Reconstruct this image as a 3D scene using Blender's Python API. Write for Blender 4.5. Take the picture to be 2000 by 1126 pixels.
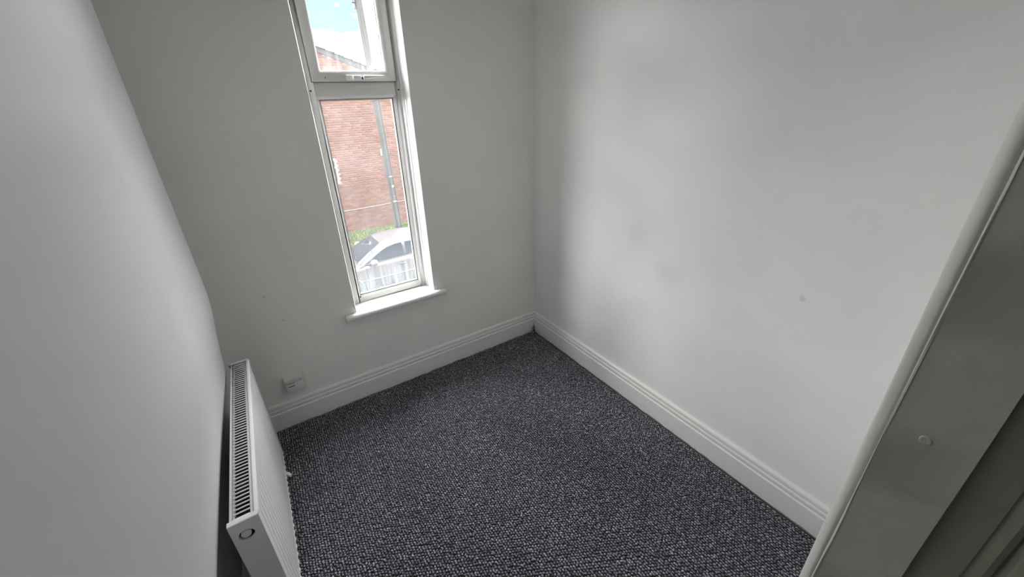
import bpy, bmesh, math, random
import numpy as np
from mathutils import Vector, Matrix
random.seed(7)
for o in list(bpy.data.objects): bpy.data.objects.remove(o)
S = bpy.context.scene
C = S.collection

# ------------------------------------------------------------------ camera
CAM = Vector((-1.5315, -2.0641, 1.6268))
yaw, pitch, roll, F = 0.5566, -0.4266, -0.0374, 759.25
fw = Vector((math.sin(yaw)*math.cos(pitch), math.cos(yaw)*math.cos(pitch), math.sin(pitch)))
rt = Vector((math.cos(yaw), -math.sin(yaw), 0)); up = rt.cross(fw)
rt2 = rt*math.cos(roll)+up*math.sin(roll); up2 = -rt*math.sin(roll)+up*math.cos(roll)
cd = bpy.data.cameras.new('camera'); cam = bpy.data.objects.new('camera', cd); C.objects.link(cam)
cam.matrix_world = Matrix(((rt2.x, up2.x, -fw.x, CAM.x), (rt2.y, up2.y, -fw.y, CAM.y), (rt2.z, up2.z, -fw.z, CAM.z), (0, 0, 0, 1)))
cd.sensor_width = 36; cd.lens = F/2000*36; cd.shift_x = 13.14/2000; cd.shift_y = -25.1/2000
cd.clip_start = 0.02; cd.clip_end = 500
S.camera = cam

# ------------------------------------------------------------------ colour management
S.view_settings.view_transform = 'Standard'; S.view_settings.look = 'None'
S.view_settings.gamma = 1; S.view_settings.use_curve_mapping = False
S.view_settings.exposure = 0.0
S.cycles.max_bounces = 12; S.cycles.diffuse_bounces = 9; S.cycles.transparent_max_bounces = 12

# ------------------------------------------------------------------ sky: bright broken cloud over pale blue
SKY_CLOUD = 27.0
FILL_POWER = 3.6
w = bpy.data.worlds.new('sky'); S.world = w; w.use_nodes = True
nt = w.node_tree; nt.nodes.clear(); N = nt.nodes.new; L = nt.links.new
tc = N('ShaderNodeTexCoord'); mp = N('ShaderNodeMapping'); mp.inputs['Scale'].default_value = (1, 1, 2.2)
mp.inputs['Location'].default_value = (1.2, 0.24, 0.1)
nz = N('ShaderNodeTexNoise'); nz.inputs['Scale'].default_value = 4.0; nz.inputs['Detail'].default_value = 6; nz.inputs['Roughness'].default_value = 0.55
cr = N('ShaderNodeValToRGB'); cr.color_ramp.elements[0].position = 0.40; cr.color_ramp.elements[1].position = 0.51
mx = N('ShaderNodeMixRGB'); mx.inputs[1].default_value = (0.72/SKY_CLOUD, 1.9/SKY_CLOUD, 3.3/SKY_CLOUD, 1); mx.inputs[2].default_value = (1.0, 0.987, 0.985, 1)
bg = N('ShaderNodeBackground'); bg.inputs['Strength'].default_value = SKY_CLOUD; wo = N('ShaderNodeOutputWorld')
L(tc.outputs['Generated'], mp.inputs[0]); L(mp.outputs[0], nz.inputs['Vector']); L(nz.outputs['Fac'], cr.inputs[0])
L(cr.outputs[0], mx.inputs[0]); L(mx.outputs[0], bg.inputs[0]); L(bg.outputs[0], wo.inputs[0])

# daylight portal: guides sampling through the window opening, gives off nothing itself
pl = bpy.data.lights.new('window_portal', 'AREA'); pl.shape = 'RECTANGLE'; pl.size = .47; pl.size_y = 1.75; pl.cycles.is_portal = True
po = bpy.data.objects.new('window_portal', pl); po.location = (-1.0, .165, 1.434); po.rotation_euler = (-math.pi/2, 0, 0); C.objects.link(po)

# ------------------------------------------------------------------ room dimensions (metres)
XL, XR = -1.907, 0.0            # left and right walls
YN = -2.0                       # room face of the doorway wall
HC = 2.5
WX0, WX1, WZ0, WZ1, WD = -1.2371, -0.7674, 0.5682, 2.30, 0.11   # window opening, frame set back WD
GR = -3.42                      # road level outside

# ------------------------------------------------------------------ materials
def principled(name):
    m = bpy.data.materials.new(name); m.use_nodes = True
    return m, m.node_tree, m.node_tree.nodes['Principled BSDF']
def mat(name, col, rough=0.5, metal=0.0, noise=0.0, nscale=8.0, bump=0.0, bscale=60.0, col2=None, spec=0.5, coat=0.0):
    m, t, b = principled(name)
    b.inputs['Base Color'].default_value = (*col, 1); b.inputs['Roughness'].default_value = rough
    b.inputs['Metallic'].default_value = metal; b.inputs['Specular IOR Level'].default_value = spec
    b.inputs['Coat Weight'].default_value = coat
    tcn = t.nodes.new('ShaderNodeTexCoord')
    if noise or col2:
        n = t.nodes.new('ShaderNodeTexNoise'); n.inputs['Scale'].default_value = nscale; n.inputs['Detail'].default_value = 5
        t.links.new(tcn.outputs['Object'], n.inputs['Vector'])
        r = t.nodes.new('ShaderNodeValToRGB'); r.color_ramp.elements[0].position = .3; r.color_ramp.elements[1].position = .7
        c2 = col2 if col2 else tuple(c*(1-noise) for c in col)
        r.color_ramp.elements[0].color = (*c2, 1); r.color_ramp.elements[1].color = (*col, 1)
        t.links.new(n.outputs['Fac'], r.inputs[0]); t.links.new(r.outputs[0], b.inputs['Base Color'])
    if bump:
        n = t.nodes.new('ShaderNodeTexNoise'); n.inputs['Scale'].default_value = bscale; n.inputs['Detail'].default_value = 4
        t.links.new(tcn.outputs['Object'], n.inputs['Vector'])
        bp = t.nodes.new('ShaderNodeBump'); bp.inputs['Strength'].default_value = bump; bp.inputs['Distance'].default_value = 0.01
        t.links.new(n.outputs['Fac'], bp.inputs['Height']); t.links.new(bp.outputs[0], b.inputs['Normal'])
    return m
M_wall = mat('wall_paint', (0.88, 0.875, 0.865), 0.6, noise=0.09, nscale=2.2, bump=0.12, bscale=14, spec=0.3)
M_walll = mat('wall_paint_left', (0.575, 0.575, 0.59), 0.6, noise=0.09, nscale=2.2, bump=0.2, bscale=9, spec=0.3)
M_wallb = mat('wall_paint_back', (0.86, 0.855, 0.82), 0.65, noise=0.05, nscale=3.0, bump=0.15, bscale=18, spec=0.3)
M_ceil = mat('ceiling_paint', (0.87, 0.87, 0.86), 0.7, noise=.03)
M_gloss = mat('gloss_white_paint', (0.80, 0.80, 0.78), 0.35, noise=.05, nscale=12, bump=.05, bscale=30)
M_door2 = mat('olive_grey_paint', (0.45, 0.46, 0.36), 0.45, noise=.08, nscale=9, bump=.25, bscale=22)
M_door = mat('old_gloss_paint', (0.84, 0.83, 0.79), 0.4, noise=.08, nscale=9, bump=.25, bscale=22)
M_upvc = mat('white_plastic_frame', (0.68, 0.675, 0.66), 0.3, noise=.04, nscale=20)
M_hand = mat('white_handle', (0.93, 0.93, 0.92), 0.25)
M_gask = mat('black_gasket', (0.03, 0.03, 0.03), 0.6)
M_rad = mat('radiator_enamel', (0.83, 0.83, 0.84), 0.28, noise=.03, nscale=10)
M_radin = mat('radiator_inside_shade', (0.05, 0.048, 0.045), 0.7)  # near-black fin colour stands in for the shade inside the radiator
M_black = mat('dark_hole', (0.015, 0.015, 0.015), 0.7)
M_plast = mat('socket_plastic', (0.74, 0.74, 0.72), 0.35, noise=.04, nscale=30)
M_slot = mat('grey_slot', (0.22, 0.22, 0.21), 0.6)
M_hallf = mat('hall_carpet', (0.07, 0.07, 0.075), 0.95, noise=.3, nscale=60)
M_hallw = mat('hall_wall', (0.34, 0.35, 0.29), 0.7, noise=.04)

def brickmat(name, c):
    return mat(name, c, 0.9, noise=0.22, nscale=9, spec=.2)
M_br = [brickmat('brick_red', (0.0702, 0.0330, 0.0222)), brickmat('brick_pale', (0.0816, 0.0420, 0.0288)), brickmat('brick_brown', (0.0588, 0.0288, 0.0216))]
M_mort = mat('mortar', (0.1386, 0.0975, 0.0815), 0.95, noise=.15, nscale=5)
M_tile = mat('roof_tile', (0.0180, 0.0174, 0.0180), 0.85, noise=.3, nscale=6)
M_verge = mat('verge_board', (0.0146, 0.0140, 0.0140), 0.8, noise=.2, nscale=5)
M_pole = mat('weathered_pole_wood', (0.0278, 0.0266, 0.0246), 0.9, col2=(0.0205, 0.0196, 0.0184), nscale=14)
M_outw = mat('outdoor_white_plastic', (0.1382, 0.1382, 0.1382), 0.4)
M_outglass = mat('house_window_glass', (0.0228, 0.0258, 0.0312), 0.08)
M_curtain = mat('net_curtain', (0.0912, 0.0960, 0.1032), 0.8, noise=.2, nscale=25)
M_cable = mat('grey_cable', (0.1166, 0.1123, 0.1080), 0.5)
M_wire = mat('thin_black_wire', (0.0324, 0.0432, 0.0432), 0.6)
M_steel = mat('painted_steel_bracket', (0.0252, 0.0288, 0.0360), 0.5)
M_yel = mat('yellow_tag', (0.1632, 0.1536, 0.0480), 0.5)
M_red = mat('red_tag', (0.1056, 0.0336, 0.0336), 0.5)
M_car = mat('silver_beige_car_paint', (0.0553, 0.0527, 0.0523), 0.3, metal=0.15, coat=.5)
M_carglass = mat('car_glass', (0.0134, 0.0173, 0.0230), 0.06, spec=.6)
M_cartrim = mat('black_rubber_trim', (0.0126, 0.0126, 0.0138), 0.6)
M_chrome = mat('bright_trim', (0.2100, 0.2100, 0.2100), 0.2, metal=.8)
M_amber = mat('amber_lens', (0.1440, 0.0480, 0.0144), 0.2)
M_redl = mat('red_lens', (0.25, 0.01, 0.01), 0.2)
M_lamp = mat('clear_lens', (0.3, 0.3, 0.32), 0.1)
M_tyre = mat('tyre_rubber', (0.0102, 0.0114, 0.0132), 0.85)
M_alloy = mat('wheel_cover', (0.0672, 0.0690, 0.0714), 0.35, metal=.5)
M_road = mat('asphalt', (0.0673, 0.0673, 0.0707), 0.95, noise=.3, nscale=20)
M_pave = mat('pavement_concrete', (0.1152, 0.1080, 0.0972), 0.95, noise=.2, nscale=5)
M_soil = mat('soil_under_grass', (0.0228, 0.0270, 0.0120), 1.0, noise=.3, nscale=5)
M_grass = mat('grass_blades', (0.0757, 0.0930, 0.0255), 0.8, col2=(0.0480, 0.0675, 0.0195), nscale=3)
M_dust = mat('grey_fluff', (0.30, 0.33, 0.36), 0.95, noise=.5, nscale=120)
M_thread = mat('pale_thread', (0.55, 0.55, 0.55), 0.8)

# a few small grey scuffs on the bright wall
def add_scuffs(m, spots):
    t = m.node_tree; b = t.nodes['Principled BSDF']; src = b.inputs['Base Color'].links[0].from_socket
    g = t.nodes.new('ShaderNodeNewGeometry'); n = t.nodes.new('ShaderNodeTexNoise'); n.inputs['Scale'].default_value = 60; t.links.new(g.outputs['Position'], n.inputs['Vector'])
    for (p, r, k) in spots:
        d = t.nodes.new('ShaderNodeVectorMath'); d.operation = 'DISTANCE'; d.inputs[1].default_value = p; t.links.new(g.outputs['Position'], d.inputs[0])
        q = t.nodes.new('ShaderNodeMath'); q.operation = 'MULTIPLY_ADD'; q.inputs[1].default_value = -r*1.2; t.links.new(n.outputs['Fac'], q.inputs[0]); t.links.new(d.outputs['Value'], q.inputs[2])
        mr = t.nodes.new('ShaderNodeMapRange'); mr.inputs[1].default_value = 0; mr.inputs[2].default_value = r; mr.inputs[3].default_value = k; mr.inputs[4].default_value = 0; t.links.new(q.outputs[0], mr.inputs[0])
        x = t.nodes.new('ShaderNodeMixRGB'); x.inputs[2].default_value = (.40, .40, .39, 1); t.links.new(mr.outputs[0], x.inputs[0]); t.links.new(src, x.inputs[1]); src = x.outputs[0]
    t.links.new(src, b.inputs['Base Color'])
add_scuffs(M_wall, [((0, -1.594, .944), .009, .32), ((0, -.86, .99), .05, .10), ((0, -1.06, .84), .06, .10), ((0, -.93, .60), .05, .07)])
add_scuffs(M_wallb, [((-1.635, 0, .79), .006, .5), ((-1.585, 0, .64), .005, .4)])

# skirting paint: gloss white with a brown dirt line where it meets the carpet
def skirt_mat():
    m, t, b = principled('skirting_gloss_paint'); b.inputs['Roughness'].default_value = 0.35
    g = t.nodes.new('ShaderNodeNewGeometry'); sx = t.nodes.new('ShaderNodeSeparateXYZ'); t.links.new(g.outputs['Position'], sx.inputs[0])
    n = t.nodes.new('ShaderNodeTexNoise'); n.inputs['Scale'].default_value = 14; n.inputs['Detail'].default_value = 5
    t.links.new(g.outputs['Position'], n.inputs['Vector'])
    mr = t.nodes.new('ShaderNodeMapRange'); mr.inputs[1].default_value = .35; mr.inputs[2].default_value = .7; mr.inputs[3].default_value = .002; mr.inputs[4].default_value = .0105
    t.links.new(n.outputs['Fac'], mr.inputs[0])
    ls = t.nodes.new('ShaderNodeMath'); ls.operation = 'LESS_THAN'; t.links.new(sx.outputs['Z'], ls.inputs[0]); t.links.new(mr.outputs[0], ls.inputs[1])
    mm = t.nodes.new('ShaderNodeMixRGB'); mm.inputs[1].default_value = (.80, .80, .785, 1); mm.inputs[2].default_value = (.36, .29, .21, 1)
    t.links.new(ls.outputs[0], mm.inputs[0]); t.links.new(mm.outputs[0], b.inputs['Base Color'])
    return m
M_skirt = skirt_mat()

# carpet loops: point attribute holds random tone per loop plus painted gap shade
def carpet_mat():
    m, t, b = principled('loop_carpet'); b.inputs['Roughness'].default_value = 0.95; b.inputs['Specular IOR Level'].default_value = .15
    a = t.nodes.new('ShaderNodeAttribute'); a.attribute_name = 'tone'
    r = t.nodes.new('ShaderNodeValToRGB'); e = r.color_ramp.elements
    e[0].position = 0; e[0].color = (.012, .012, .016, 1); e[1].position = 1; e[1].color = (.66, .66, .68, 1)
    k = e.new(.45); k.color = (.075, .075, .092, 1); k = e.new(.75); k.color = (.30, .30, .335, 1)
    t.links.new(a.outputs['Fac'], r.inputs[0]); t.links.new(r.outputs[0], b.inputs['Base Color'])
    return m
M_carpet = carpet_mat()

# dirty double glazing: clear film with dried dirt and drip streaks that scatter daylight
def glass_mat(name, z0, base=1.0, streak=.065):
    m = bpy.data.materials.new(name); m.use_nodes = True; t = m.node_tree; t.nodes.clear(); n = t.nodes.new; l = t.links.new
    out = n('ShaderNodeOutputMaterial'); tr = n('ShaderNodeBsdfTransparent'); tl = n('ShaderNodeBsdfTranslucent'); gl = n('ShaderNodeBsdfGlossy')
    tr.inputs[0].default_value = (.965, .965, .96, 1); tl.inputs[0].default_value = (.80, .88, .92, 1); gl.inputs['Roughness'].default_value = .02
    g = n('ShaderNodeNewGeometry'); mp = n('ShaderNodeMapping'); mp.inputs['Scale'].default_value = (55, 1, 5)
    l(g.outputs['Position'], mp.inputs[0]); nz = n('ShaderNodeTexNoise'); nz.inputs['Scale'].default_value = 1; nz.inputs['Detail'].default_value = 4
    l(mp.outputs[0], nz.inputs['Vector'])
    n2 = n('ShaderNodeTexNoise'); n2.inputs['Scale'].default_value = 7; n2.inputs['Detail'].default_value = 5; l(g.outputs['Position'], n2.inputs['Vector'])
    sx = n('ShaderNodeSeparateXYZ'); l(g.outputs['Position'], sx.inputs[0])
    mr = n('ShaderNodeMapRange'); mr.inputs[1].default_value = z0; mr.inputs[2].default_value = z0+.26; mr.inputs[3].default_value = 1; mr.inputs[4].default_value = 0; l(sx.outputs['Z'], mr.inputs[0])
    sq = n('ShaderNodeMath'); sq.operation = 'POWER'; sq.inputs[1].default_value = 1.6; l(mr.outputs[0], sq.inputs[0])
    st = n('ShaderNodeMapRange'); st.inputs[1].default_value = .40; st.inputs[2].default_value = .72; st.inputs[3].default_value = .25; st.inputs[4].default_value = 1; l(nz.outputs['Fac'], st.inputs[0])
    mu = n('ShaderNodeMath'); mu.operation = 'MULTIPLY'; l(sq.outputs[0], mu.inputs[0]); l(st.outputs[0], mu.inputs[1])
    m2 = n('ShaderNodeMath'); m2.operation = 'MULTIPLY_ADD'; m2.inputs[1].default_value = streak; l(mu.outputs[0], m2.inputs[0])
    b2 = n('ShaderNodeMapRange'); b2.inputs[1].default_value = .3; b2.inputs[2].default_value = .75; b2.inputs[3].default_value = .009*base; b2.inputs[4].default_value = .019*base; l(n2.outputs['Fac'], b2.inputs[0])
    l(b2.outputs[0], m2.inputs[2])
    m1 = n('ShaderNodeMixShader'); l(m2.outputs[0], m1.inputs[0]); l(tr.outputs[0], m1.inputs[1]); l(tl.outputs[0], m1.inputs[2])
    fr = n('ShaderNodeFresnel'); fr.inputs[0].default_value = 1.03
    mx2 = n('ShaderNodeMixShader'); l(fr.outputs[0], mx2.inputs[0]); l(m1.outputs[0], mx2.inputs[1]); l(gl.outputs[0], mx2.inputs[2])
    l(mx2.outputs[0], out.inputs[0]); return m
M_glass_low = glass_mat('dirty_glass', WZ0+.04); M_glass_up = glass_mat('dirty_glass_upper', 1.77, .35, .05)

# ------------------------------------------------------------------ helpers
def link(o, parent=None):
    C.objects.link(o)
    if parent: o.parent = parent
    return o
class MB:
    """collects shapes; build() links them as one mesh object"""
    def __init__(s): s.v = []; s.f = []; s.m = []; s.sm = []
    def add(s, vs, fs, mi=0, smooth=False):
        b = len(s.v); s.v += [tuple(v) for v in vs]
        for f in fs: s.f.append([b+i for i in f]); s.m.append(mi); s.sm.append(smooth)
        return s
    def box(s, a, b, mi=0):
        x0, y0, z0 = a; x1, y1, z1 = b
        v = [(x0,y0,z0),(x1,y0,z0),(x1,y1,z0),(x0,y1,z0),(x0,y0,z1),(x1,y0,z1),(x1,y1,z1),(x0,y1,z1)]
        return s.add(v, [(0,3,2,1),(4,5,6,7),(0,1,5,4),(1,2,6,5),(2,3,7,6),(3,0,4,7)], mi)
    def prism(s, poly, axis, a, b, mi=0, smooth=False):
        """poly: 2D points; axis 0: (y,z) along x, 1: (x,z) along y, 2: (x,y) along z"""
        def P(p, t): return (t,p[0],p[1]) if axis == 0 else ((p[0],t,p[1]) if axis == 1 else (p[0],p[1],t))
        n = len(poly); v = [P(p,a) for p in poly]+[P(p,b) for p in poly]
        s.add(v, [[i,(i+1)%n,n+(i+1)%n,n+i] for i in range(n)], mi, smooth)
        return s.add(v, [list(range(n))[::-1], list(range(n,2*n))], mi)
    def tube(s, pts, r, n=10, mi=0, cap=True):
        pts = [Vector(p) for p in pts]; rs = r if isinstance(r, (list, tuple)) else [r]*len(pts); vs = []
        for i, p in enumerate(pts):
            d = (pts[min(i+1,len(pts)-1)]-pts[max(i-1,0)]).normalized()
            u = d.cross(Vector((0,0,1)));  u = d.cross(Vector((0,1,0))) if u.length < .05 else u
            u.normalize(); w_ = d.cross(u)
            for k in range(n):
                a = 2*math.pi*k/n; vs.append(p+u*math.cos(a)*rs[i]+w_*math.sin(a)*rs[i])
        fs = [[i*n+k, i*n+(k+1)%n, (i+1)*n+(k+1)%n, (i+1)*n+k] for i in range(len(pts)-1) for k in range(n)]
        s.add(vs, fs, mi, True)
        if cap: s.add(vs, [list(range(n))[::-1], list(range((len(pts)-1)*n, len(pts)*n))], mi)
        return s
    def loft(s, rings, mi=0, smooth=True, closed=True, cap=True):
        n = len(rings[0]); vs = [p for r in rings for p in r]; kk = n if closed else n-1
        fs = [[i*n+k, i*n+(k+1)%n, (i+1)*n+(k+1)%n, (i+1)*n+k] for i in range(len(rings)-1) for k in range(kk)]
        s.add(vs, fs, mi, smooth)
        if cap: s.add(vs, [list(range(n))[::-1], list(range((len(rings)-1)*n, len(rings)*n))], mi)
        return s
    def mesh(s, name, mats, bevel=0, seg=2, weld=True):
        me = bpy.data.meshes.new(name); me.from_pydata(s.v, [], s.f)
        for m in (mats if isinstance(mats, (list, tuple)) else [mats]): me.materials.append(m)
        me.polygons.foreach_set('material_index', s.m); me.polygons.foreach_set('use_smooth', s.sm)
        bm = bmesh.new(); bm.from_mesh(me)
        if weld: bmesh.ops.remove_doubles(bm, verts=bm.verts, dist=1e-5)
        if bevel:
            ed = [e for e in bm.edges if len(e.link_faces) == 2 and e.calc_face_angle(0) > .6]
            bmesh.ops.bevel(bm, geom=ed, offset=bevel, segments=seg, profile=.5, affect='EDGES', clamp_overlap=True)
            for f in bm.faces: f.smooth = True
        bmesh.ops.recalc_face_normals(bm, faces=bm.faces)
        bm.to_mesh(me); bm.free()
        if bevel:
            try: me.set_sharp_from_angle(angle=math.radians(50))
            except Exception: pass
        me.update(); return me
    def build(s, name, mats, parent=None, bevel=0, seg=2, weld=True):
        return link(bpy.data.objects.new(name, s.mesh(name, mats, bevel, seg, weld)), parent)
def thing(name, label, cat, loc=(0,0,0), group=None):
    o = bpy.data.objects.new(name, None); o.location = loc; C.objects.link(o); o.empty_display_size = .05
    o['label'] = label; o['category'] = cat
    if group: o['group'] = group
    return o
def tag(o, label, cat, group=None, kind=None):
    o['label'] = label; o['category'] = cat
    if group: o['group'] = group
    if kind: o['kind'] = kind
    return o
def struct(o, label=None):
    o['kind'] = 'structure'
    if label: o['label'] = label
    return o
def sempty(name, loc, label=None):
    o = bpy.data.objects.new(name, None); o.location = loc; C.objects.link(o); o.empty_display_size = .05
    return struct(o, label)
def keep(o, parent):
    """parent a world-space mesh keeping its place (parents only carry a location)"""
    o.parent = parent; o.matrix_parent_inverse = Matrix.Translation(parent.location).inverted(); return o

# ================================================================== ROOM SHELL
YB = -2.12; TH = 0.142
struct(MB().box((XL-.05, YN-.13, -.2), (XR+.05, .001, 0)).build('floor', M_hallf), 'bare backing under the dark grey loop carpet')
struct(MB().box((XL-.3, -3.4, HC), (XR+.3, TH, HC+.15)).build('ceiling', M_ceil), 'plain white ceiling above the box room')
# window wall with its opening
b = MB()
for (x0, x1, z0, z1) in ((-2.3, WX0, -.3, HC), (WX1, .3, -.3, HC), (WX0, WX1, -.3, WZ0-.035), (WX0, WX1, WZ1, HC)):
    b.box((x0, 0, z0), (x1, TH, z1))
struct(b.build('wall_back', M_wallb), 'off white plastered wall around the tall narrow window')
struct(MB().box((0, YB, -.3), (.25, 0, HC)).build('wall_right', M_wall), 'brightly lit off white wall right of the window')
# left wall: hand-plastered, soft corner that swells above the radiator
rings = []
ny, nz_ = 80, 60
def sst(a, b_, v):
    t = min(1, max(0, (v-a)/(b_-a))); return t*t*(3-2*t)
for j in range(nz_+1):
    z = -.02+(HC+.02)*j/nz_; row = []
    B = .062*sst(.40, .62, z)+.038*sst(.60, .98, z)
    for i in range(ny+1):
        d = ((i/ny)**1.7)*(-YB)                 # distance from the window wall
        P = (.45+.55*sst(0, .26, d))*(1-.38*sst(.30, 2.0, d))
        row.append((XL+.004+B*P+.004*math.sin(5*d+2*z)*min(1, d/.4), -d, z))
    rings.append(row)
b = MB(); b.loft(rings, smooth=True, closed=False, cap=False)
b.box((XL-.25, YB, -.3), (XL-.02, 0, HC))
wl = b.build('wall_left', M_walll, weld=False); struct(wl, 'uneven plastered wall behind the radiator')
# doorway wall: short return by the left wall, long part to the right, piece above the door
DX = CAM.x+.60                                   # face of the right jamb
b = MB(); b.box((XL-.25, YB, -.3), (XL+.05, YN, HC)); b.box((DX+.03, YB, -.3), (XR, YN, HC)); b.box((XL+.05, YB, 2.04), (DX+.03, YN, HC))
struct(b.build('wall_front', M_wall), 'wall around the doorway the picture is taken from')
# the hall behind the doorway
struct(MB().box((XL-.25, -3.4, -.2), (XR+.25, YN-.13, 0)).build('floor', M_hallf), 'hall floor behind the doorway')
b = MB(); b.box((XL-.35, -3.4, -.2), (XL-.25, YB, HC)); b.box((XR+.25, -3.4, -.2), (XR+.35, YB, HC)); b.box((XL-.35, -3.5, -.2), (XR+.35, -3.4, HC))
struct(b.build('wall_hall', M_hallw), 'hall walls behind the doorway')

# skirting boards
SK = [(0,0),(.0188,0),(.0188,.108),(.0172,.1105),(.0138,.1125),(.0130,.1165),(.0152,.1205),(.0160,.126),(.0156,.1325),(.0138,.1365),(.0118,.138),(.0114,.1405),(.0128,.1435),(.0130,.150),(.0118,.1575),(.0075,.1625),(0,.1646)]
struct(MB().prism([(-t, z) for t, z in SK], 0, XL, -.0, 0, False).build('baseboard_back', M_skirt), 'white moulded skirting under the window')
struct(MB().prism([(-t, z) for t, z in SK], 1, YN, -.0195).build('baseboard_right', M_skirt), 'white moulded skirting along the bright right wall')
struct(MB().prism([(XL+t, z) for t, z in SK], 1, YN, -.0195).build('baseboard_left', M_skirt), 'white moulded skirting behind the radiator')

# ================================================================== WINDOW
win = sempty('window_1', ((WX0+WX1)/2, WD, WZ0), 'tall narrow white plastic window with a small top sash')
def wp(o): return keep(o, win)
Y0, Y1 = WD-.002, WD+.031
fx0, fx1 = -1.186, -.812
b = MB()   # outer frame with transom
b.box((WX0, Y0, WZ0), (-1.190, Y1, WZ1)); b.box((-.808, Y0, WZ0), (WX1, Y1, WZ1)); b.box((-1.190, Y0, WZ1-.045), (-.808, Y1, WZ1))
b.box((-1.190, Y0, WZ0), (-.808, Y1, .596)); b.box((-1.190, Y0, 1.664), (-.808, Y1, 1.727))
wp(b.build('window_frame', M_upvc, bevel=.003))
def bead(x0, x1, z0, z1, ya, yb, wdt, name, mt):
    """sloped glazing bead ring: four mitred lengths"""
    b = MB(); o = [(x0,z0),(x1,z0),(x1,z1),(x0,z1)]; i = [(x0+wdt,z0+wdt),(x1-wdt,z0+wdt),(x1-wdt,z1-wdt),(x0+wdt,z1-wdt)]
    for k in range(4):
        a, c = o[k], o[(k+1)%4]; d, e = i[(k+1)%4], i[k]
        v = [(a[0],ya,a[1]),(c[0],ya,c[1]),(d[0],yb,d[1]),(e[0],yb,e[1]),(a[0],Y1,a[1]),(c[0],Y1,c[1]),(d[0],Y1,d[1]),(e[0],Y1,e[1])]
        b.add(v, [(0,1,2,3),(3,2,6,7),(0,4,5,1),(4,7,6,5)])
    return wp(b.build(name, mt))
bead(-1.190, -.808, .596, 1.664, Y0+.002, Y0+.012, .012, 'glazing_bead', M_upvc)
bead(-1.1785, -.8195, .6075, 1.6525, Y0+.0125, Y0+.014, .0025, 'gasket', M_gask)
g = wp(MB().box((-1.177, WD+.011, .609), (-.821, WD+.014, 1.651)).build('glass_pane', M_glass_low)); g['label'] = 'tall lower pane with dried drip streaks'
# spacer bars of the sealed unit, seen through the pane at its edges
b = MB(); b.box((-1.176, WD+.0145, .610), (-1.171, WD+.028, 1.650)); b.box((-.827, WD+.0145, .610), (-.822, WD+.028, 1.650)); b.box((-1.171, WD+.0145, .610), (-.827, WD+.028, .615)); b.box((-1.171, WD+.0145, 1.645), (-.827, WD+.028, 1.650))
wp(b.build('spacer_bar', M_upvc))
# opening top sash
YS = WD-.016
sash = wp(bpy.data.objects.new('sash', None)); C.objects.link(sash)
sash.matrix_parent_inverse = Matrix.Identity(4)
def sp(o): o.parent = sash; o.matrix_parent_inverse = Matrix.Translation(win.location).inverted(); return o
SX0, SX1, SZ0, SZ1 = -1.196, -.799, 1.727, WZ1-.036
b = MB(); q = .047
for k in range(4):
    o_ = [(SX0,SZ0),(SX1,SZ0),(SX1,SZ1),(SX0,SZ1)]; i_ = [(SX0+q,SZ0+q),(SX1-q,SZ0+q),(SX1-q,SZ1-q),(SX0+q,SZ1-q)]; m_ = [(SX0+q-.012,SZ0+q-.012),(SX1-q+.012,SZ0+q-.012),(SX1-q+.012,SZ1-q+.012),(SX0+q-.012,SZ1-q+.012)]
    a, c = o_[k], o_[(k+1)%4]; d, e = m_[(k+1)%4], m_[k]; f_, h = i_[(k+1)%4], i_[k]
    v = [(a[0],YS,a[1]),(c[0],YS,c[1]),(d[0],YS,d[1]),(e[0],YS,e[1]),(f_[0],YS+.011,f_[1]),(h[0],YS+.011,h[1]),(a[0],Y1-.004,a[1]),(c[0],Y1-.004,c[1]),(f_[0],Y1-.004,f_[1]),(h[0],Y1-.004,h[1])]
    b.add(v, [(0,1,2,3),(3,2,4,5),(0,6,7,1),(5,4,8,9),(6,9,8,7)])
sp(b.build('sash_frame', M_upvc, bevel=.0015, seg=1))
# dark shadow gap seal round the sash
b = MB(); e_ = .0022
b.box((SX0-e_, WD-.010, SZ0-.001), (SX0, WD+.01, SZ1)); b.box((SX1, WD-.010, SZ0-.001), (SX1+e_, WD+.01, SZ1)); b.box((SX0, WD-.008, SZ0-e_), (SX1, WD+.01, SZ0))
sp(b.build('sash_seal', mat('grey_seal', (.16, .155, .15), .6)))
sg = sp(MB().box((SX0+.044, WD+.006, SZ0+.044), (SX1-.044, WD+.009, SZ1-.044)).build('glass_pane', M_glass_up)); sg['label'] = 'upper pane with the sky behind it'
b = MB(); X0, X1, Z0_, Z1_ = SX0+.045, SX1-.045, SZ0+.045, SZ1-.045
b.box((X0, WD+.010, Z0_), (X0+.005, WD+.024, Z1_)); b.box((X1-.006, WD+.010, Z0_), (X1, WD+.024, Z1_)); b.box((X0, WD+.010, Z0_), (X1, WD+.024, Z0_+.005))
sp(b.build('spacer_bar', M_upvc))
# fastener handle on the sash bottom rail
b = MB(); b.box((-1.040, YS-.010, 1.7315), (-.968, YS, 1.7545)); hb_ = b.build('handle_base', M_hand, bevel=.0025); sp(hb_)
b = MB(); b.box((-1.014, YS-.028, 1.7330), (-.976, YS-.009, 1.7530)); sp(b.build('handle_boss', M_hand, bevel=.005, seg=3))
b = MB(); b.tube([(-.972, YS-.018, 1.741), (-.965, YS-.018, 1.741)], .0065, 10); sp(b.build('handle_pivot', mat('dark_pivot', (.05, .045, .04), .5)))
b = MB()
rings = []
for k in range(9):
    t = k/8; x = -.966+.105*t; hw = .0085*(1-.5*t); ht = .0095*(1-.6*t); zc = 1.7445+.004*t; yc = YS-.027+.004*t
    rings.append([(x, yc+hw*math.cos(a), zc+ht*math.sin(a)) for a in [2*math.pi*i/10 for i in range(10)]])
b.loft(rings); sp(b.build('handle_lever', M_hand))
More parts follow.
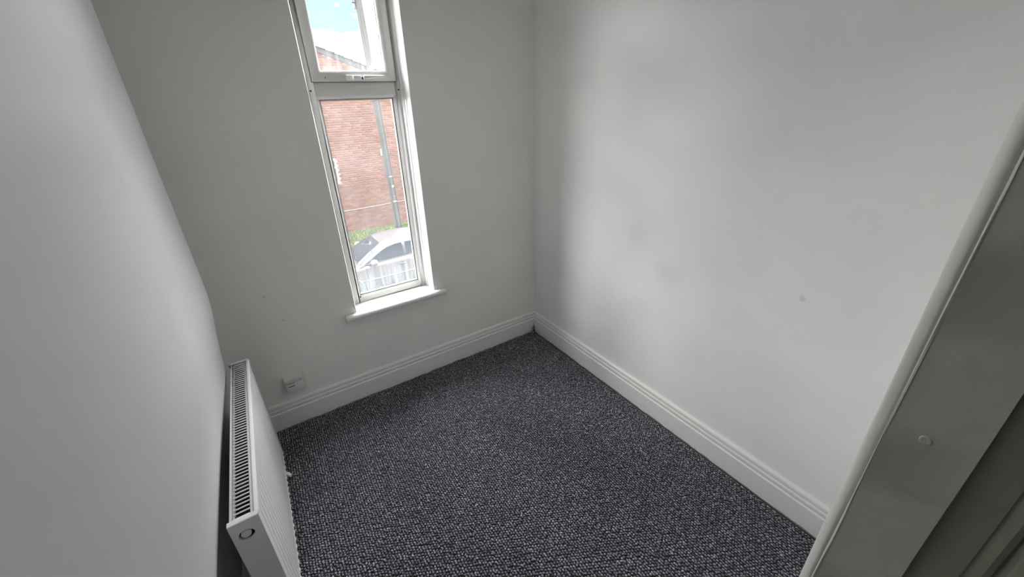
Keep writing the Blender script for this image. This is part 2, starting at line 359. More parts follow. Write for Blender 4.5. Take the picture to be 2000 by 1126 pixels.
for (x, z) in ((-1.208, 1.690), (-.788, 1.688), (-1.181, .6025)):
    wp(MB().tube([(x, Y0-.001, z), (x, Y0+.001, z)], .004, 12).build('screw_hole', M_black))
wp(MB().tube([(-1.135, YS-.001, 1.744), (-1.135, YS+.001, 1.744)], .0025, 10).build('screw_hole', M_gask))
# plastic trim down the reveals: cover strips between frame and plaster
for sx in (0, 1):
    X = WX1 if sx else WX0; d = -1 if sx else 1
    b = MB(); b.prism([(X, .112), (X+d*.014, .112), (X+d*.014, .088), (X+d*.010, .084), (X+d*.010, .080), (X+d*.006, .078), (X+d*.006, .060), (X+d*.001, .055), (X, .055)], 2, WZ0, WZ1)
    wp(b.build('reveal_trim', M_upvc, bevel=.0012, seg=1))
    b = MB(); b.prism([(X, .055), (X+d*.0035, .055), (X+d*.0035, .004), (X, -.0015)], 2, WZ0, WZ1)
    wp(b.build('reveal_lining', M_gloss, bevel=.0015))
# sill board with rounded nosing and horns
ZT = WZ0
prof = [(WD-.001, ZT), (-.020, ZT)]
for k in range(9):
    a = math.pi/2-math.pi*k/8*.98; prof.append((-.020-.0175*math.cos(a) if True else 0, ZT-.0175+.0175*math.sin(a)))
prof += [(-.018, ZT-.038), (0, ZT-.038), (WD-.001, ZT-.038)]
b = MB()
b.prism([p for p in prof if True], 0, WX0+.0005, WX1-.0005, smooth=False)
nose = [(-.0004, ZT)]+[p for p in prof if p[0] < -.001]+[(-.0004, ZT-.038)]
b.prism(nose, 0, -1.298, WX0+.0005); b.prism(nose, 0, WX1-.0005, -.702)
so = wp(b.build('window_sill', M_gloss, bevel=.0012, seg=1)); so['label'] = 'white sill board with rounded nosing and short horns'

# outside face of our own wall so that it looks right from the window
struct(MB().box((-6, TH, -3.4), (6, TH+.02, .45)).box((-6, TH, 2.4), (6, TH+.02, 3.2)).box((-6, TH, .45), (WX0-.08, TH+.02, 2.4)).box((WX1+.08, TH, .45), (6, TH+.02, 2.4)).build('wall_outside', M_br[0]), 'outer brick skin of our own building')

# ================================================================== DOOR LINING (right jamb, close to the camera)
door = sempty('door_1', (DX, -2.06, 0), 'grey-white painted door frame at the right edge')
cy = CAM.y
def jamb_profile(X, y_front, s=1):
    """plan section of the lining; s mirrors for the left jamb"""
    P = []; r = .0155
    yr = cy+.0552
    for k in range(10):                      # rounded edge towards the room
        a = math.pi/2*k/9; P.append((X+s*(.0005+r*(1-math.sin(a))), yr+.0015+r*math.cos(a)))
    P = P[:-1]
    P += [(X+s*.0012, yr+.002), (X-s*.0010, yr+.0008), (X-s*.0010, yr-.0006), (X, yr-.0014)]
    P += [(X, cy-.0188), (X+s*.0125, cy-.0196), (X+s*.0125, cy-.055)]
    P += [(X+s*.0150, cy-.0572), (X+s*.0150, cy-.0590), (X+s*.0105, cy-.0625), (X+s*.0085, cy-.068), (X+s*.0105, cy-.0725), (X+s*.016, cy-.0745), (X+s*.016, cy-.078)]
    P += [(X+s*.031, cy-.078), (X+s*.031, yr+.017)]
    return P
for X, s, nm in ((DX, 1, 'jamb'), (-1.84, -1, 'jamb')):
    pr = jamb_profile(X, 0, s); b = MB(); n = len(pr); nzz = 42
    rings = []
    for k in range(nzz+1):
        z = 2.02*k/nzz
        rings.append([(x+.0006*math.sin(9*z+40*y)+(.0007*math.sin(23*z) if i == 11 else 0), y+.0005*math.sin(13*z+i), z) for i, (x, y) in enumerate(pr)])
    b.loft(rings, smooth=True, closed=True, cap=True)
    for fi in range(len(b.f)-2):
        if fi % n >= 14: b.m[fi] = 1
    j = b.build(nm, [M_door, M_door2], weld=True)
    try: j.data.set_sharp_from_angle(angle=math.radians(38))
    except Exception: pass
    keep(j, door)
b = MB(); b.box((-1.87, cy-.078, 2.02), (DX+.031, cy+.07, 2.05)); keep(b.build('head', M_door, bevel=.004), door)
# filled, overpainted screw heads on the jamb face
def bump_disc(y, z, r, h, X=DX):
    b = MB(); rings = []
    for k, (rr, hh) in enumerate(((1, 0), (.93, .55), (.8, 1), (.55, .8), (.25, .62), (.05, .6))):
        rings.append([(X+.0003-h*hh, y+r*rr*math.cos(a), z+r*rr*math.sin(a)) for a in [2*math.pi*i/18 for i in range(18)]])
    b.loft(rings, cap=True); return keep(b.build('filled_screw_head', M_door), door)
bump_disc(cy+.022, 1.236, .0062, .0016); bump_disc(cy+.030, 0.62, .0055, .0015); bump_disc(cy+.020, 1.80, .0055, .0015)
bump_disc(cy+.050, 0.955, .0016, .0012); bump_disc(cy+.0535, 1.108, .0016, .0012)
# short architrave on the hall side
b = MB(); b.box((DX+.012, cy-.13, 0), (DX+.09, cy-.0745, 2.06)); b.box((-1.93, cy-.13, 0), (-1.852, cy-.0745, 2.06)); keep(b.build('architrave', M_door2, bevel=.006), door)

# ================================================================== ADDED FILL LAMP (unseen above the picture, lifts the room light)
LZ = 2.12
cl = thing('added_fill_lamp', 'added fill lamp, shallow and white, hanging unseen above the view in mid room', 'light', (-.95, -.85, HC))
def lathe(prof, n=32, smooth=True):
    b = MB(); b.loft([[(-.95+r*math.cos(2*math.pi*k/n), -.85+r*math.sin(2*math.pi*k/n), z) for k in range(n)] for r, z in prof], smooth=smooth); return b
keep(lathe([(.045, HC-.001), (.045, HC-.02), (.02, HC-.035)]).build('ceiling_rose', M_upvc), cl)
keep(MB().tube([(-.95, -.85, HC-.03), (-.95, -.85, LZ+.09)], .0035, 8).build('flex', M_upvc), cl)
keep(lathe([(.02, LZ+.10), (.05, LZ+.09), (.19, LZ+.055), (.215, LZ+.03), (.22, LZ), (.216, LZ), (.212, LZ+.02)]).build('shade', M_upvc), cl)
m, t, bb_ = principled('fill_lamp_glow'); bb_.inputs['Emission Color'].default_value = (1.0, .96, .91, 1); bb_.inputs['Emission Strength'].default_value = FILL_POWER
keep(lathe([(.210, LZ+.012), (.210, LZ+.004), (.12, LZ), (.001, LZ-.002)]).build('diffuser', m), cl)

# ================================================================== CARPET
def carpet():
    rng = np.random.default_rng(3)
    px, py = .0108, .0112
    nx, nyy = int((XR-.021-XL-.02)/px), int((-.021-YN+.11)/py)
    I, J = np.meshgrid(np.arange(nx), np.arange(nyy), indexing='ij'); I = I.ravel(); J = J.ravel(); n = len(I)
    cx = XL+.024+I*px+rng.normal(0, .0008, n)+px*.0; cyy = -.0255-J*py-(I % 2)*py*.5+rng.normal(0, .0011, n)
    a = .0047*rng.uniform(.8, 1.15, n); bb = .0064*rng.uniform(.8, 1.2, n); h = .0075*rng.uniform(.7, 1.2, n)
    th = rng.normal(0.25, .35, n); lx = rng.normal(0, .0012, n); ly = rng.normal(.001, .0016, n)
    K = 6; ang = np.arange(K)*2*np.pi/K
    lev = [(1.0, 0.0), (.86, .62)]
    V = np.zeros((n, 2*K+1, 3), np.float32)
    for li, (rr, hh) in enumerate(lev):
        for k in range(K):
            u = a*rr*np.cos(ang[k]+.5*li); v = bb*rr*np.sin(ang[k]+.5*li)
            V[:, li*K+k, 0] = cx+u*np.cos(th)-v*np.sin(th)+lx*hh; V[:, li*K+k, 1] = cyy+u*np.sin(th)+v*np.cos(th)+ly*hh; V[:, li*K+k, 2] = h*hh
    V[:, 2*K, 0] = cx+lx; V[:, 2*K, 1] = cyy+ly; V[:, 2*K, 2] = h
    T = []
    for k in range(K):
        k2 = (k+1) % K; T += [(k, k2, K+k2), (k, K+k2, K+k), (K+k, K+k2, 2*K)]
    T = np.array(T); nt_ = len(T); vp = 2*K+1
    idx = (T[None, :, :]+(np.arange(n)*vp)[:, None, None]).reshape(-1).astype(np.int32)
    me = bpy.data.meshes.new('carpet')
    me.vertices.add(n*vp); me.vertices.foreach_set('co', V.reshape(-1))
    me.loops.add(len(idx)); me.loops.foreach_set('vertex_index', idx)
    me.polygons.add(n*nt_); me.polygons.foreach_set('loop_start', np.arange(0, len(idx), 3, dtype=np.int32)); me.polygons.foreach_set('use_smooth', np.ones(n*nt_, bool))
    me.update(calc_edges=True)
    base = np.clip(rng.normal(.76, .07, n), .2, 1)
    base = np.where(rng.random(n) < .035, rng.uniform(.85, 1, n), base)
    tone = np.repeat(base, vp).reshape(n, vp); tone[:, :K] *= .04; tone[:, K:2*K] *= .80; tone = np.clip(tone+rng.normal(0, .09, (n, vp)), 0, 1)  # loop bases darkened to paint in the shade between loops
    at = me.attributes.new('tone', 'FLOAT', 'POINT'); at.data.foreach_set('value', tone.reshape(-1).astype(np.float32))
    me.materials.append(M_carpet); me.validate()
    o = link(bpy.data.objects.new('carpet', me)); tag(o, 'dark grey and black flecked loop pile carpet covering the floor', 'carpet', kind='stuff')
carpet()

# ================================================================== RADIATOR
RX1, RX2, RY1, RY2, RZ, RB = -1.8234, -1.7628, -.2106, -1.0812, .6031, .032
rad = thing('radiator', 'white panel radiator with slotted top grille low on the left wall', 'radiator', ((RX1+RX2)/2, (RY1+RY2)/2, RB))
def rp(o): return keep(o, rad)
# front panel: fluted sheet with rolled top and bottom edges
pitch_ = .0333; XF = RX2+.0095; ys = []; y = RY1-.004
nfl = int((RY1-RY2-.008)/pitch_)
prof_h = []
for k in range(nfl+1):
    yc = RY1-.012-k*(RY1-RY2-.024)/nfl
    prof_h += [(yc+.0030, 0), (yc+.0012, -.0013), (yc-.0012, -.0013), (yc-.0030, 0)]
prof_h = [(RY1-.002, 0)]+prof_h+[(RY2+.002, 0)]
levels = [(RZ+.001, -.0130, 0), (RZ+.0035, -.0085, 0), (RZ+.0025, -.0030, 0), (RZ-.002, -.0005, 0), (RZ-.010, 0, 0), (RZ-.022, -.0012, 0), (RZ-.034, -.0012, 1), (RZ-.05, -.0012, 1), (RB+.050, -.0012, 1), (RB+.034, -.0012, 1), (RB+.020, -.0012, .0), (RB+.012, 0, 0), (RB+.004, -.001, 0), (RB, -.006, 0), (RB+.001, -.0130, 0)]
rings = []
for z, dx, fl in levels:
    rings.append([(XF+dx+fl*d, yy, z) for yy, d in prof_h])
b = MB(); b.loft(rings, smooth=True, closed=False, cap=False)
pn = b.build('front_panel', M_rad)
try: pn.data.set_sharp_from_angle(angle=math.radians(35))
except Exception: pass
md = pn.modifiers.new('thickness', 'SOLIDIFY'); md.thickness = .0015; md.offset = -1
pn['label'] = 'fluted front panel with rolled edges'; rp(pn)
# water channel studs along the lower edge, given a whiter colour to paint in lit dashes
b = MB()
for k in range(nfl):
    yc = RY1-.012-(k+.5)*(RY1-RY2-.024)/nfl
    b.add([(XF-.001, yc+.008, RB+.018), (XF-.001, yc-.008, RB+.018), (XF+.0026, yc-.005, RB+.0125), (XF+.0026, yc+.005, RB+.0125), (XF-.001, yc+.008, RB+.004), (XF-.001, yc-.008, RB+.004)], [(0,1,2,3),(3,2,5,4),(0,3,4),(1,5,2)], 0, True)
so = rp(b.build('bottom_seam', M_hand)); so['kind'] = 'stuff'
# rear panel and convector fins inside
rp(MB().box((RX1+.001, RY2+.004, RB+.004), (RX1+.010, RY1-.004, RZ-.014)).build('rear_panel', M_rad, bevel=.003))
b = MB(); n = 60
for k in range(n):
    yc = RY1-.03-(RY1-RY2-.06)*k/(n-1); b.box((RX1+.0102, yc-.0006, RB+.04), (RX2-.0035, yc+.0006, RZ-.018))
f = rp(b.build('convector_fin', M_radin)); f['kind'] = 'stuff'
# top grille: rim and bars
ga, gb = RX1+.0085, RX2-.0100; ya, yb = RY1-.013, RY2+.0235
b = MB(); b.box((RX1, RY2+.002, RZ-.012), (ga, RY1, RZ)); b.box((gb, RY2+.002, RZ-.012), (RX2-.0005, RY1, RZ)); b.box((ga, ya, RZ-.012), (gb, RY1, RZ)); b.box((ga, RY2+.002, RZ-.012), (gb, yb, RZ))
rp(b.build('grille_frame', M_rad, bevel=.0015))
ns = 56; ps = (ya-yb)/ns
bm_ = MB().box((0, -.0024, -.0040), (gb-ga, .0024, -.0003)).mesh('grille_bar', M_rad, bevel=.0012, seg=1)
for k in range(1, ns):
    o = bpy.data.objects.new('grille_bar', bm_); o.location = Vector((ga, ya-k*ps, RZ))-rad.location; o.parent = rad; C.objects.link(o)
# side panels, the near one with its tapping hole
HY, HZ, HR = (RX1+RX2)/2-.001, .553, .0192
def side_panel(y, dirn):
    b = MB(); x0, x1, z0, z1 = RX1-.0035, XF-.0012, RB+.006, RZ+.002; m = 32
    circ = [(HY+HR*math.cos(2*math.pi*k/m), HZ+HR*math.sin(2*math.pi*k/m)) for k in range(m)]
    sq = []
    for k in range(m):
        c, s_ = math.cos(2*math.pi*k/m), math.sin(2*math.pi*k/m)
        tx = ((x1 if c > 0 else x0)-HY)/c if abs(c) > 1e-6 else 1e9; tz = ((z1-HZ) if s_ > 0 else -.045)/s_ if abs(s_) > 1e-6 else 1e9
        t = min(tx, tz); sq.append((HY+c*t, HZ+s_*t))
    vs = [(p[0], y, p[1]) for p in circ]+[(p[0], y, p[1]) for p in sq]+[(p[0], y-dirn*.006, p[1]) for p in circ]
    b.add(vs, [[k, (k+1) % m, m+(k+1) % m, m+k] for k in range(m)]+[[k, 2*m+k, 2*m+(k+1) % m, (k+1) % m] for k in range(m)])
    # exact corners and the lower sheet
    zc = HZ-.045
    for (cxn, czn) in ((x1, z1), (x0, z1), (x0, zc), (x1, zc)):
        near = sorted(range(m), key=lambda k: (sq[k][0]-cxn)**2+(sq[k][1]-czn)**2)[:2]; near.sort()
        if near == [0, m-1]: near = [m-1, 0]
        b.add([(sq[near[0]][0], y, sq[near[0]][1]), (cxn, y, czn), (sq[near[1]][0], y, sq[near[1]][1])], [(0, 1, 2)])
    b.add([(x0, y, zc), (x1, y, zc), (x1, y, z0), (x0, y, z0)], [(0, 1, 2, 3)])
    # folded flanges with rounded shoulders
    r = .0045
    for (xa, za, xb, zb, nx_, nz2) in ((x0, z0, x0, z1, -1, 0), (x1, z1, x1, z0, 1, 0), (x0, z1, x1, z1, 0, 1), (x1, z0, x0, z0, 0, -1)):
        pts = []
        for k in range(5):
            a = math.pi/2*k/4; e = r*math.sin(a); dy = -dirn*r*(1-math.cos(a)); pts.append((e-0, dy))
        pts.append((r, -dirn*.016))
        vs = [];
        for (e, dy) in pts: vs += [(xa+nx_*(e-0)*.35, y+dy, za+nz2*e*.35), (xb+nx_*(e-0)*.35, y+dy, zb+nz2*e*.35)]
        b.add(vs, [[2*i, 2*i+1, 2*i+3, 2*i+2] for i in range(len(pts)-1)], 0, True)
    o = b.build('side_panel', M_rad); return rp(o)
sp1 = side_panel(RY2, -1); sp1['label'] = 'near end panel with a round tapping hole'; side_panel(RY1, 1)
# blanking plug set back in the hole
b = MB(); b.tube([(HY-.0012, RY2+.018, HZ+.0005), (HY-.0012, RY2+.0010, HZ+.0005)], .0125, 24); rp(b.build('blanking_plug', M_rad, bevel=.001))
rp(MB().tube([(HY, RY2+.030, HZ), (HY, RY2+.0185, HZ)], .026, 24).build('tapping_socket', M_black))
# brackets to the wall, tail valve and pipe
for yy in (RY1-.20, RY2+.30):
    rp(MB().box((XL+.004, yy-.012, .10), (RX1+.003, yy+.012, .26)).build('wall_bracket', M_rad, bevel=.002))
b = MB(); b.tube([(-1.795, -.33, .007), (-1.795, -.33, RB+.02)], .0075, 12); rp(b.build('pipe', M_rad))
b = MB(); b.tube([(-1.775, -.345, .012), (-1.752, -.365, .014), (-1.737, -.378, .012)], [.010, .012, .007], 12); rp(b.build('valve', M_rad))

# ================================================================== TELEPHONE SOCKET
sk = thing('wall_socket', 'small white wall socket box above the skirting beside the radiator', 'socket', (-1.622, 0, .27))
def kp(o): return keep(o, sk)
b = MB(); b.box((-1.668, -.024, .222), (-1.578, 0, .312)); kp(b.build('back_box', M_plast, bevel=.003))
b = MB(); b.box((-1.667, -.031, .285), (-1.579, -.0242, .311)); kp(b.build('upper_plate', M_plast, bevel=.0015))
b = MB(); b.box((-1.667, -.031, .223), (-1.579, -.0242, .2825)); kp(b.build('lower_plate', M_plast, bevel=.0015))
b = MB(); b.box((-1.657, -.0318, .262), (-1.624, -.0306, .266)); kp(b.build('socket_slot', M_gask))
b = MB(); b.box((-1.657, -.0318, .2795), (-1.620, -.0306, .2818)); kp(b.build('socket_slot', M_gask))
for z in (.296, .240):
    kp(MB().tube([(-1.592 if z > .28 else -1.615, -.0318, z), (-1.592 if z > .28 else -1.615, -.0305, z)], .0032, 12).build('screw', M_plast if z < .28 else M_slot))

# ================================================================== DEBRIS
rr = random.Random(5)
b = MB()
for k in range(26):
    p = Vector((-.028-rr.random()*.034, -.028-rr.random()*.030, .008+rr.random()*.032)); s_ = rr.uniform(.004, .009)
    if p.z > .022: p.x = -.028-rr.random()*.010; p.y = -.028-rr.random()*.008
    pts = [p+Vector((rr.uniform(-1,1), rr.uniform(-1,1), rr.uniform(-.5,1)))*s_ for _ in range(3)]
    b.tube(pts, [s_*.35, s_*.6, s_*.2], 6)
tag(b.build('dust_clump', M_dust), 'small grey fluff clump in the far corner on the carpet', 'debris')
# open joint between the two skirtings above the fluff
jt = MB().add([(-.0205, -.0190, .003), (-.0190, -.0205, .003), (-.0190, -.0195, .085), (-.0194, -.0191, .085), (-.031, -.0192, .003), (-.0225, -.0192, .045), (-.0192, -.032, .003), (-.0192, -.0225, .040)], [(0,1,2,3),(4,0,3,5),(1,6,7,2)]).build('open_joint', M_black)
jt.parent = bpy.data.objects['baseboard_back']
b = MB(); pts = []
for k in range(10):
    t = k/9; pts.append((-.135-.040*t+.006*math.sin(3*t), -.165-.10*t, .0095+.003*math.sin(math.pi*t)))
tag(MB().tube(pts, .0011, 6).build('thread', M_thread), 'short pale thread lying on the carpet near the far corner', 'debris')

# ================================================================== OUTSIDE: ground
cx0, cy0, cz0 = CAM
YW = cy0+16.0                                     # brick gable face
struct(MB().box((-60, .35, GR-.3), (60, 10.55, GR)).build('floor_road', M_road), 'grey road in front of the building')
struct(MB().box((-60, 10.55, GR-.3), (60, 11.8, GR+.11)).build('floor_pavement', M_pave, bevel=.02), 'pale pavement behind the parked car')
v = [(-60, 11.8, GR+.10), (60, 11.8, GR+.10), (60, YW+.3, -3.02), (-60, YW+.3, -3.02), (-60, 90, -3.05), (60, 90, -3.05), (60, 90, -3.6), (-60, 90, -3.6), (-60, 11.8, -3.6), (60, 11.8, -3.6)]
struct(MB().add(v, [(0,1,2,3),(3,2,5,4),(4,5,6,7),(7,6,9,8),(8,9,1,0),(0,3,4,7,8),(1,9,6,5,2)]).build('floor_verge', M_soil), 'earth bank under the grass verge')
# grass
rg = np.random.default_rng(11); ng = 26000
gx = rg.uniform(-1.2, 6.5, ng); gy = rg.uniform(11.85, YW-.05, ng); tt = (gy-11.8)/(YW+.3-11.8); gz = GR+.10+(-3.02-GR-.10)*tt-.01
hh = rg.uniform(.04, .13, ng); wd = rg.uniform(.008, .018, ng); aa = rg.uniform(0, math.pi, ng); le = rg.normal(0, .04, (ng, 2))
V = np.zeros((ng, 3, 3), np.float32)
V[:, 0] = np.stack([gx-np.cos(aa)*wd, gy-np.sin(aa)*wd, gz], 1); V[:, 1] = np.stack([gx+np.cos(aa)*wd, gy+np.sin(aa)*wd, gz], 1); V[:, 2] = np.stack([gx+le[:, 0], gy+le[:, 1], gz+hh], 1)
me = bpy.data.meshes.new('grass'); me.from_pydata(V.reshape(-1, 3).tolist(), [], np.arange(ng*3).reshape(-1, 3).tolist()); me.materials.append(M_grass)
tag(link(bpy.data.objects.new('grass', me)), 'green grass verge between the pavement and brick house', 'grass', kind='stuff')

# ================================================================== BRICK HOUSE
house = thing('house', 'red brick gable end house across the road with grey verge tiles', 'house', (cx0+1.1, YW+4, -3.0))
def hp(o): return keep(o, house)
HX0, HX1 = cx0-2.97, cx0+5.17
ridge_x = (HX0+HX1)/2; tanp = math.tan(math.radians(20.4))
def verge_z(x): return cz0+.0802*16-.10+tanp*((cx0+4.32)-x) if x > ridge_x else cz0+.0802*16-.10+tanp*((cx0+4.32)-(2*ridge_x-x))
EZ = verge_z(HX1); RZ_ = verge_z(ridge_x)
WXr, WXl, WZt, WZb = cx0+2.735, cx0+2.735-1.10, -.190, -1.06   # ground-floor window
b = MB(); BK = .012
# wall core (mortar) with window hole
for (x0, x1, z0, z1) in ((HX0, WXl, -3.3, EZ), (WXr, HX1, -3.3, EZ), (WXl, WXr, -3.3, WZb), (WXl, WXr, WZt, EZ)):
    b.box((x0+.003, YW+BK, z0), (x1-.003, YW+.25, z1))
b.prism([(HX0+.003, EZ), (HX1-.003, EZ), (ridge_x, RZ_-.01)], 1, YW+BK, YW+.25)
b.box((HX0+.003, YW+.25, -3.3), (HX0+.25, YW+8, EZ)); b.box((HX1-.25, YW+.25, -3.3), (HX1-.003, YW+8, EZ)); b.box((HX0+.25, YW+7.75, -3.3), (HX1-.25, YW+8, EZ))
hp(b.build('wall_core', M_mort))
# bricks
BL, BH, JT = .222, .066, .013
brs = []
row = 0; z = -3.075
while z < RZ_:
    x = HX0-(row % 2)*.1175
    while x < HX1:
        x0, x1 = max(x, HX0), min(x+BL, HX1)
        if x1-x0 > .05:
            top = min(verge_z(x0), verge_z(x1))-.03
            inwin = x1 > WXl+.01 and x0 < WXr-.01 and z+BH > WZb+.01 and z < WZt-.01
            if z+BH < top:
                if not inwin: brs.append((x0, x1, z))
                else:
                    if x0 < WXl-.04: brs.append((x0, WXl-.004, z))
                    if x1 > WXr+.04: brs.append((WXr+.004, x1, z))
        x += BL+JT
    z += BH+JT; row += 1
# the 300 that show largest through the window become parts, the rest one brickwork part
def vis(t):
    x0, x1, z_ = t; D = 16.0; tx = ((x0+x1)/2-cx0)/D; tz = (z_-cz0)/D
    return .165 < tx < .318 and -.285 < tz < .012 and not (.272 < tx < .300) and x1-x0 > .2
full = sorted([t for t in brs if vis(t)], key=lambda t: (t[2]-.2)**2+((t[0]-cx0-3.4)*.6)**2)[:300]; fs_ = set(full)
rb = random.Random(2)
bmeshes = [MB().box((0, 0, 0), (BL, BK+.02, BH)).mesh('brick', m, bevel=.003, seg=1) for m in M_br]
for (x0, x1, z_) in full:
    o = bpy.data.objects.new('brick', rb.choice(bmeshes)); o.location = Vector((x0, YW-rb.random()*.003, z_))-house.location; o.parent = house; C.objects.link(o)
b = MB()
for t in brs:
    if t in fs_: continue
    yo = -rb.random()*.003; b.box((t[0], YW+yo, t[2]), (t[1], YW+BK+.01, t[2]+BH), rb.randrange(3))
bo = hp(b.build('brickwork', M_br, weld=False)); bo['kind'] = 'stuff'
# right-hand return wall bricks
b = MB(); row = 0; z = -3.075
while z < EZ-.06:
    y = YW+.11*(row % 2)
    while y < YW+7.8:
        b.box((HX1-.01, y+.012, z), (HX1+.008, min(y+BL, YW+8), z+BH), rb.randrange(3)); y += BL+JT
    z += BH+JT; row += 1
bo = hp(b.build('brickwork', M_br, weld=False)); bo['kind'] = 'stuff'
# roof slopes, verge boards and stepped verge tiles
for s_ in (1, -1):
    ex = HX1+.25 if s_ > 0 else HX0-.25; ez = EZ-.25*tanp
    b = MB(); b.prism([(ridge_x, RZ_+.02), (ex, ez+.02), (ex, ez+.07), (ridge_x, RZ_+.07)], 1, YW-.03, YW+8.1); hp(b.build('roof_slope', M_tile))
    b = MB(); b.prism([(ridge_x, RZ_-.09), (ex, ez-.09), (ex, ez+.02), (ridge_x, RZ_+.02)], 1, YW-.035, YW+.02); hp(b.build('verge_board', M_verge))
    Lr = math.hypot(ex-ridge_x, RZ_-ez); nt3 = int(Lr/.30)
    ux, uz = (ex-ridge_x)/Lr, (ez-RZ_)/Lr
    for k in range(nt3+1):
        s0, s1 = k*.30, min((k+1)*.30+.05, Lr+.05)
        a = (ridge_x+ux*s0, RZ_+uz*s0+.068); c = (ridge_x+ux*s1, RZ_+uz*s1+.072)
        b = MB(); b.prism([a, c, (c[0], c[1]+.045), (a[0], a[1]+.012)], 1, YW-.06, YW+.30)
        hp(b.build('verge_tile', M_tile))
    for r in range(1, 14):       # main tile courses
        s0 = r*Lr/14; p = (ridge_x+ux*s0, RZ_+uz*s0+.07)
        b = MB(); b.prism([(p[0]-ux*.02, p[1]-uz*.02), (p[0]+ux*.30, p[1]+uz*.30), (p[0]+ux*.30, p[1]+uz*.30+.03), (p[0]-ux*.02, p[1]-uz*.02+.006)], 1, YW+.30, YW+8.1); hp(b.build('tile_course', M_tile))
hp(MB().tube([(ridge_x, YW-.06, RZ_+.05), (ridge_x, YW+8.1, RZ_+.05)], .11, 10).build('ridge_tile', M_tile))
# house window
wf = MB(); t_ = .075
wf.box((WXl, YW+.02, WZb), (WXl+t_, YW+.09, WZt)); wf.box((WXr-t_, YW+.02, WZb), (WXr, YW+.09, WZt)); wf.box((WXl+t_, YW+.02, WZt-t_), (WXr-t_, YW+.09, WZt)); wf.box((WXl+t_, YW+.02, WZb), (WXr-t_, YW+.09, WZb+t_)); wf.box((WXl+t_, YW+.02, -.53), (WXr-t_, YW+.09, -.475)); wf.box(((WXl+WXr)/2-.03, YW+.02, WZb+t_), ((WXl+WXr)/2+.03, YW+.09, WZt-t_))
wfo = hp(wf.build('window', M_outw)); wfo['label'] = 'white framed window with a small top light'
hw_ = (WXl+WXr)/2
for (x0, x1, z0, z1) in ((WXl+t_, hw_-.03, WZb+t_, -.53), (hw_+.03, WXr-t_, WZb+t_, -.53), (WXl+t_, hw_-.03, -.475, WZt-t_), (hw_+.03, WXr-t_, -.475, WZt-t_)):
    p = MB().box((x0, YW+.05, z0), (x1, YW+.056, z1)).build('pane', M_curtain if z1 < -.5 else M_outglass, wfo); 
    p.matrix_parent_inverse = Matrix.Translation(house.location).inverted()
p = MB().box((WXl-.04, YW-.035, WZb-.055), (WXr+.05, YW+.03, WZb)).build('sill', M_outw, wfo); p.matrix_parent_inverse = Matrix.Translation(house.location).inverted()
# service cable clipped across the gable, and a small box
pts = []
for k in range(25):
    t = k/24; x = cx0+.9+(5.15-.9)*t; pts.append((x, YW-.020, cz0-.2355*16-.05*math.sin(math.pi*t)+.03))
tag(MB().tube(pts, .013, 6).build('cable', M_cable), 'pale cable sagging across the brick gable end', 'cable')
m_ = MB().box((cx0+4.40, YW-.075, cz0-1.86), (cx0+4.545, YW-.001, cz0-1.62)).build('meter_box', M_outw, bevel=.012)
tag(m_, 'small white box on the brick wall beside the wooden pole', 'box')

# lower building far right behind the house
hb2 = thing('house', 'distant brick house beyond the right corner of the gable house', 'house', (cx0+14, 34, -3.1))
b = MB(); b.box((cx0+8.8, 30, -3.1), (cx0+20, 38, .6)); keep(b.build('wall', M_br[1]), hb2)
b = MB(); b.prism([(30-.3, .55), (38.3, .55), (34, 2.0)], 0, cx0+8.6, cx0+20.2); keep(b.build('roof', M_tile), hb2)
for wx in (10.2, 13.2, 16.2):
    o = MB().box((cx0+wx, 29.94, -2.1), (cx0+wx+1.3, 30.02, -.9)).build('window', M_outw); keep(o, hb2)
    p = MB().box((cx0+wx+.08, 29.92, -2.02), (cx0+wx+1.22, 29.95, -.98)).build('pane', M_outglass, o); p.matrix_parent_inverse = Matrix.Translation(hb2.location).inverted()

# ================================================================== UTILITY POLE
PD = 14.45
def pole_pt(tz):      # centre of the pole at a height given by its slope from the eye
    z = cz0+tz*PD; f = (z+3.2)/(6.4+3.2); return Vector((cx0+(.2935-.0165*f)*PD, cy0+PD, z))
pole = thing('utility_pole', 'weathered grey wooden utility pole in front of the brick gable', 'pole', pole_pt(-.335))
def pp(o): return keep(o, pole)
pts = [pole_pt(-.34+(.40+.34)*k/16) for k in range(17)]
pp(MB().tube(pts, [.118-.016*k/16 for k in range(17)], 18).build('shaft', M_pole))
def plate(tz, w_, h_, m_, name, off=0, dy=.125):
    c = pole_pt(tz); return pp(MB().box((c.x-w_/2+off, c.y-dy, c.z-h_/2), (c.x+w_/2+off, c.y-dy+.015, c.z+h_/2)).build(name, m_, bevel=.004))
plate(-.168, .125, .035, M_outw, 'number_plate'); plate(-.231, .14, .045, M_outw, 'number_plate')
c = pole_pt(-.192); pp(MB().tube([(c.x+.02, c.y-.128, c.z), (c.x+.02, c.y-.108, c.z)], .045, 14).build('tag', M_yel))
c = pole_pt(-.2175); pp(MB().tube([(c.x+.01, c.y-.128, c.z), (c.x+.01, c.y-.108, c.z)], .028, 12).build('tag', M_red))
c = pole_pt(.245)      # bracket strapped to the left of the shaft
b = MB(); b.box((c.x-.19, c.y-.06, c.z-.72), (c.x-.095, c.y+.06, c.z+.5)); b.box((c.x-.15, c.y-.03, c.z-.88), (c.x-.095, c.y+.03, c.z-.72)); pp(b.build('cable_guard', M_steel, bevel=.01))
for dz in (-.5, .1, .4):
    q = Vector((c.x, c.y, c.z+dz)); pp(MB().tube([q-Vector((0, 0, .02)), q+Vector((0, 0, .02))], .118, 18).build('strap', M_steel))
b = MB(); c = pole_pt(.385); b.box((c.x-.7, c.y-.16, c.z-.05), (c.x+.7, c.y-.08, c.z+.06)); pp(b.build('crossarm', M_pole, bevel=.006))
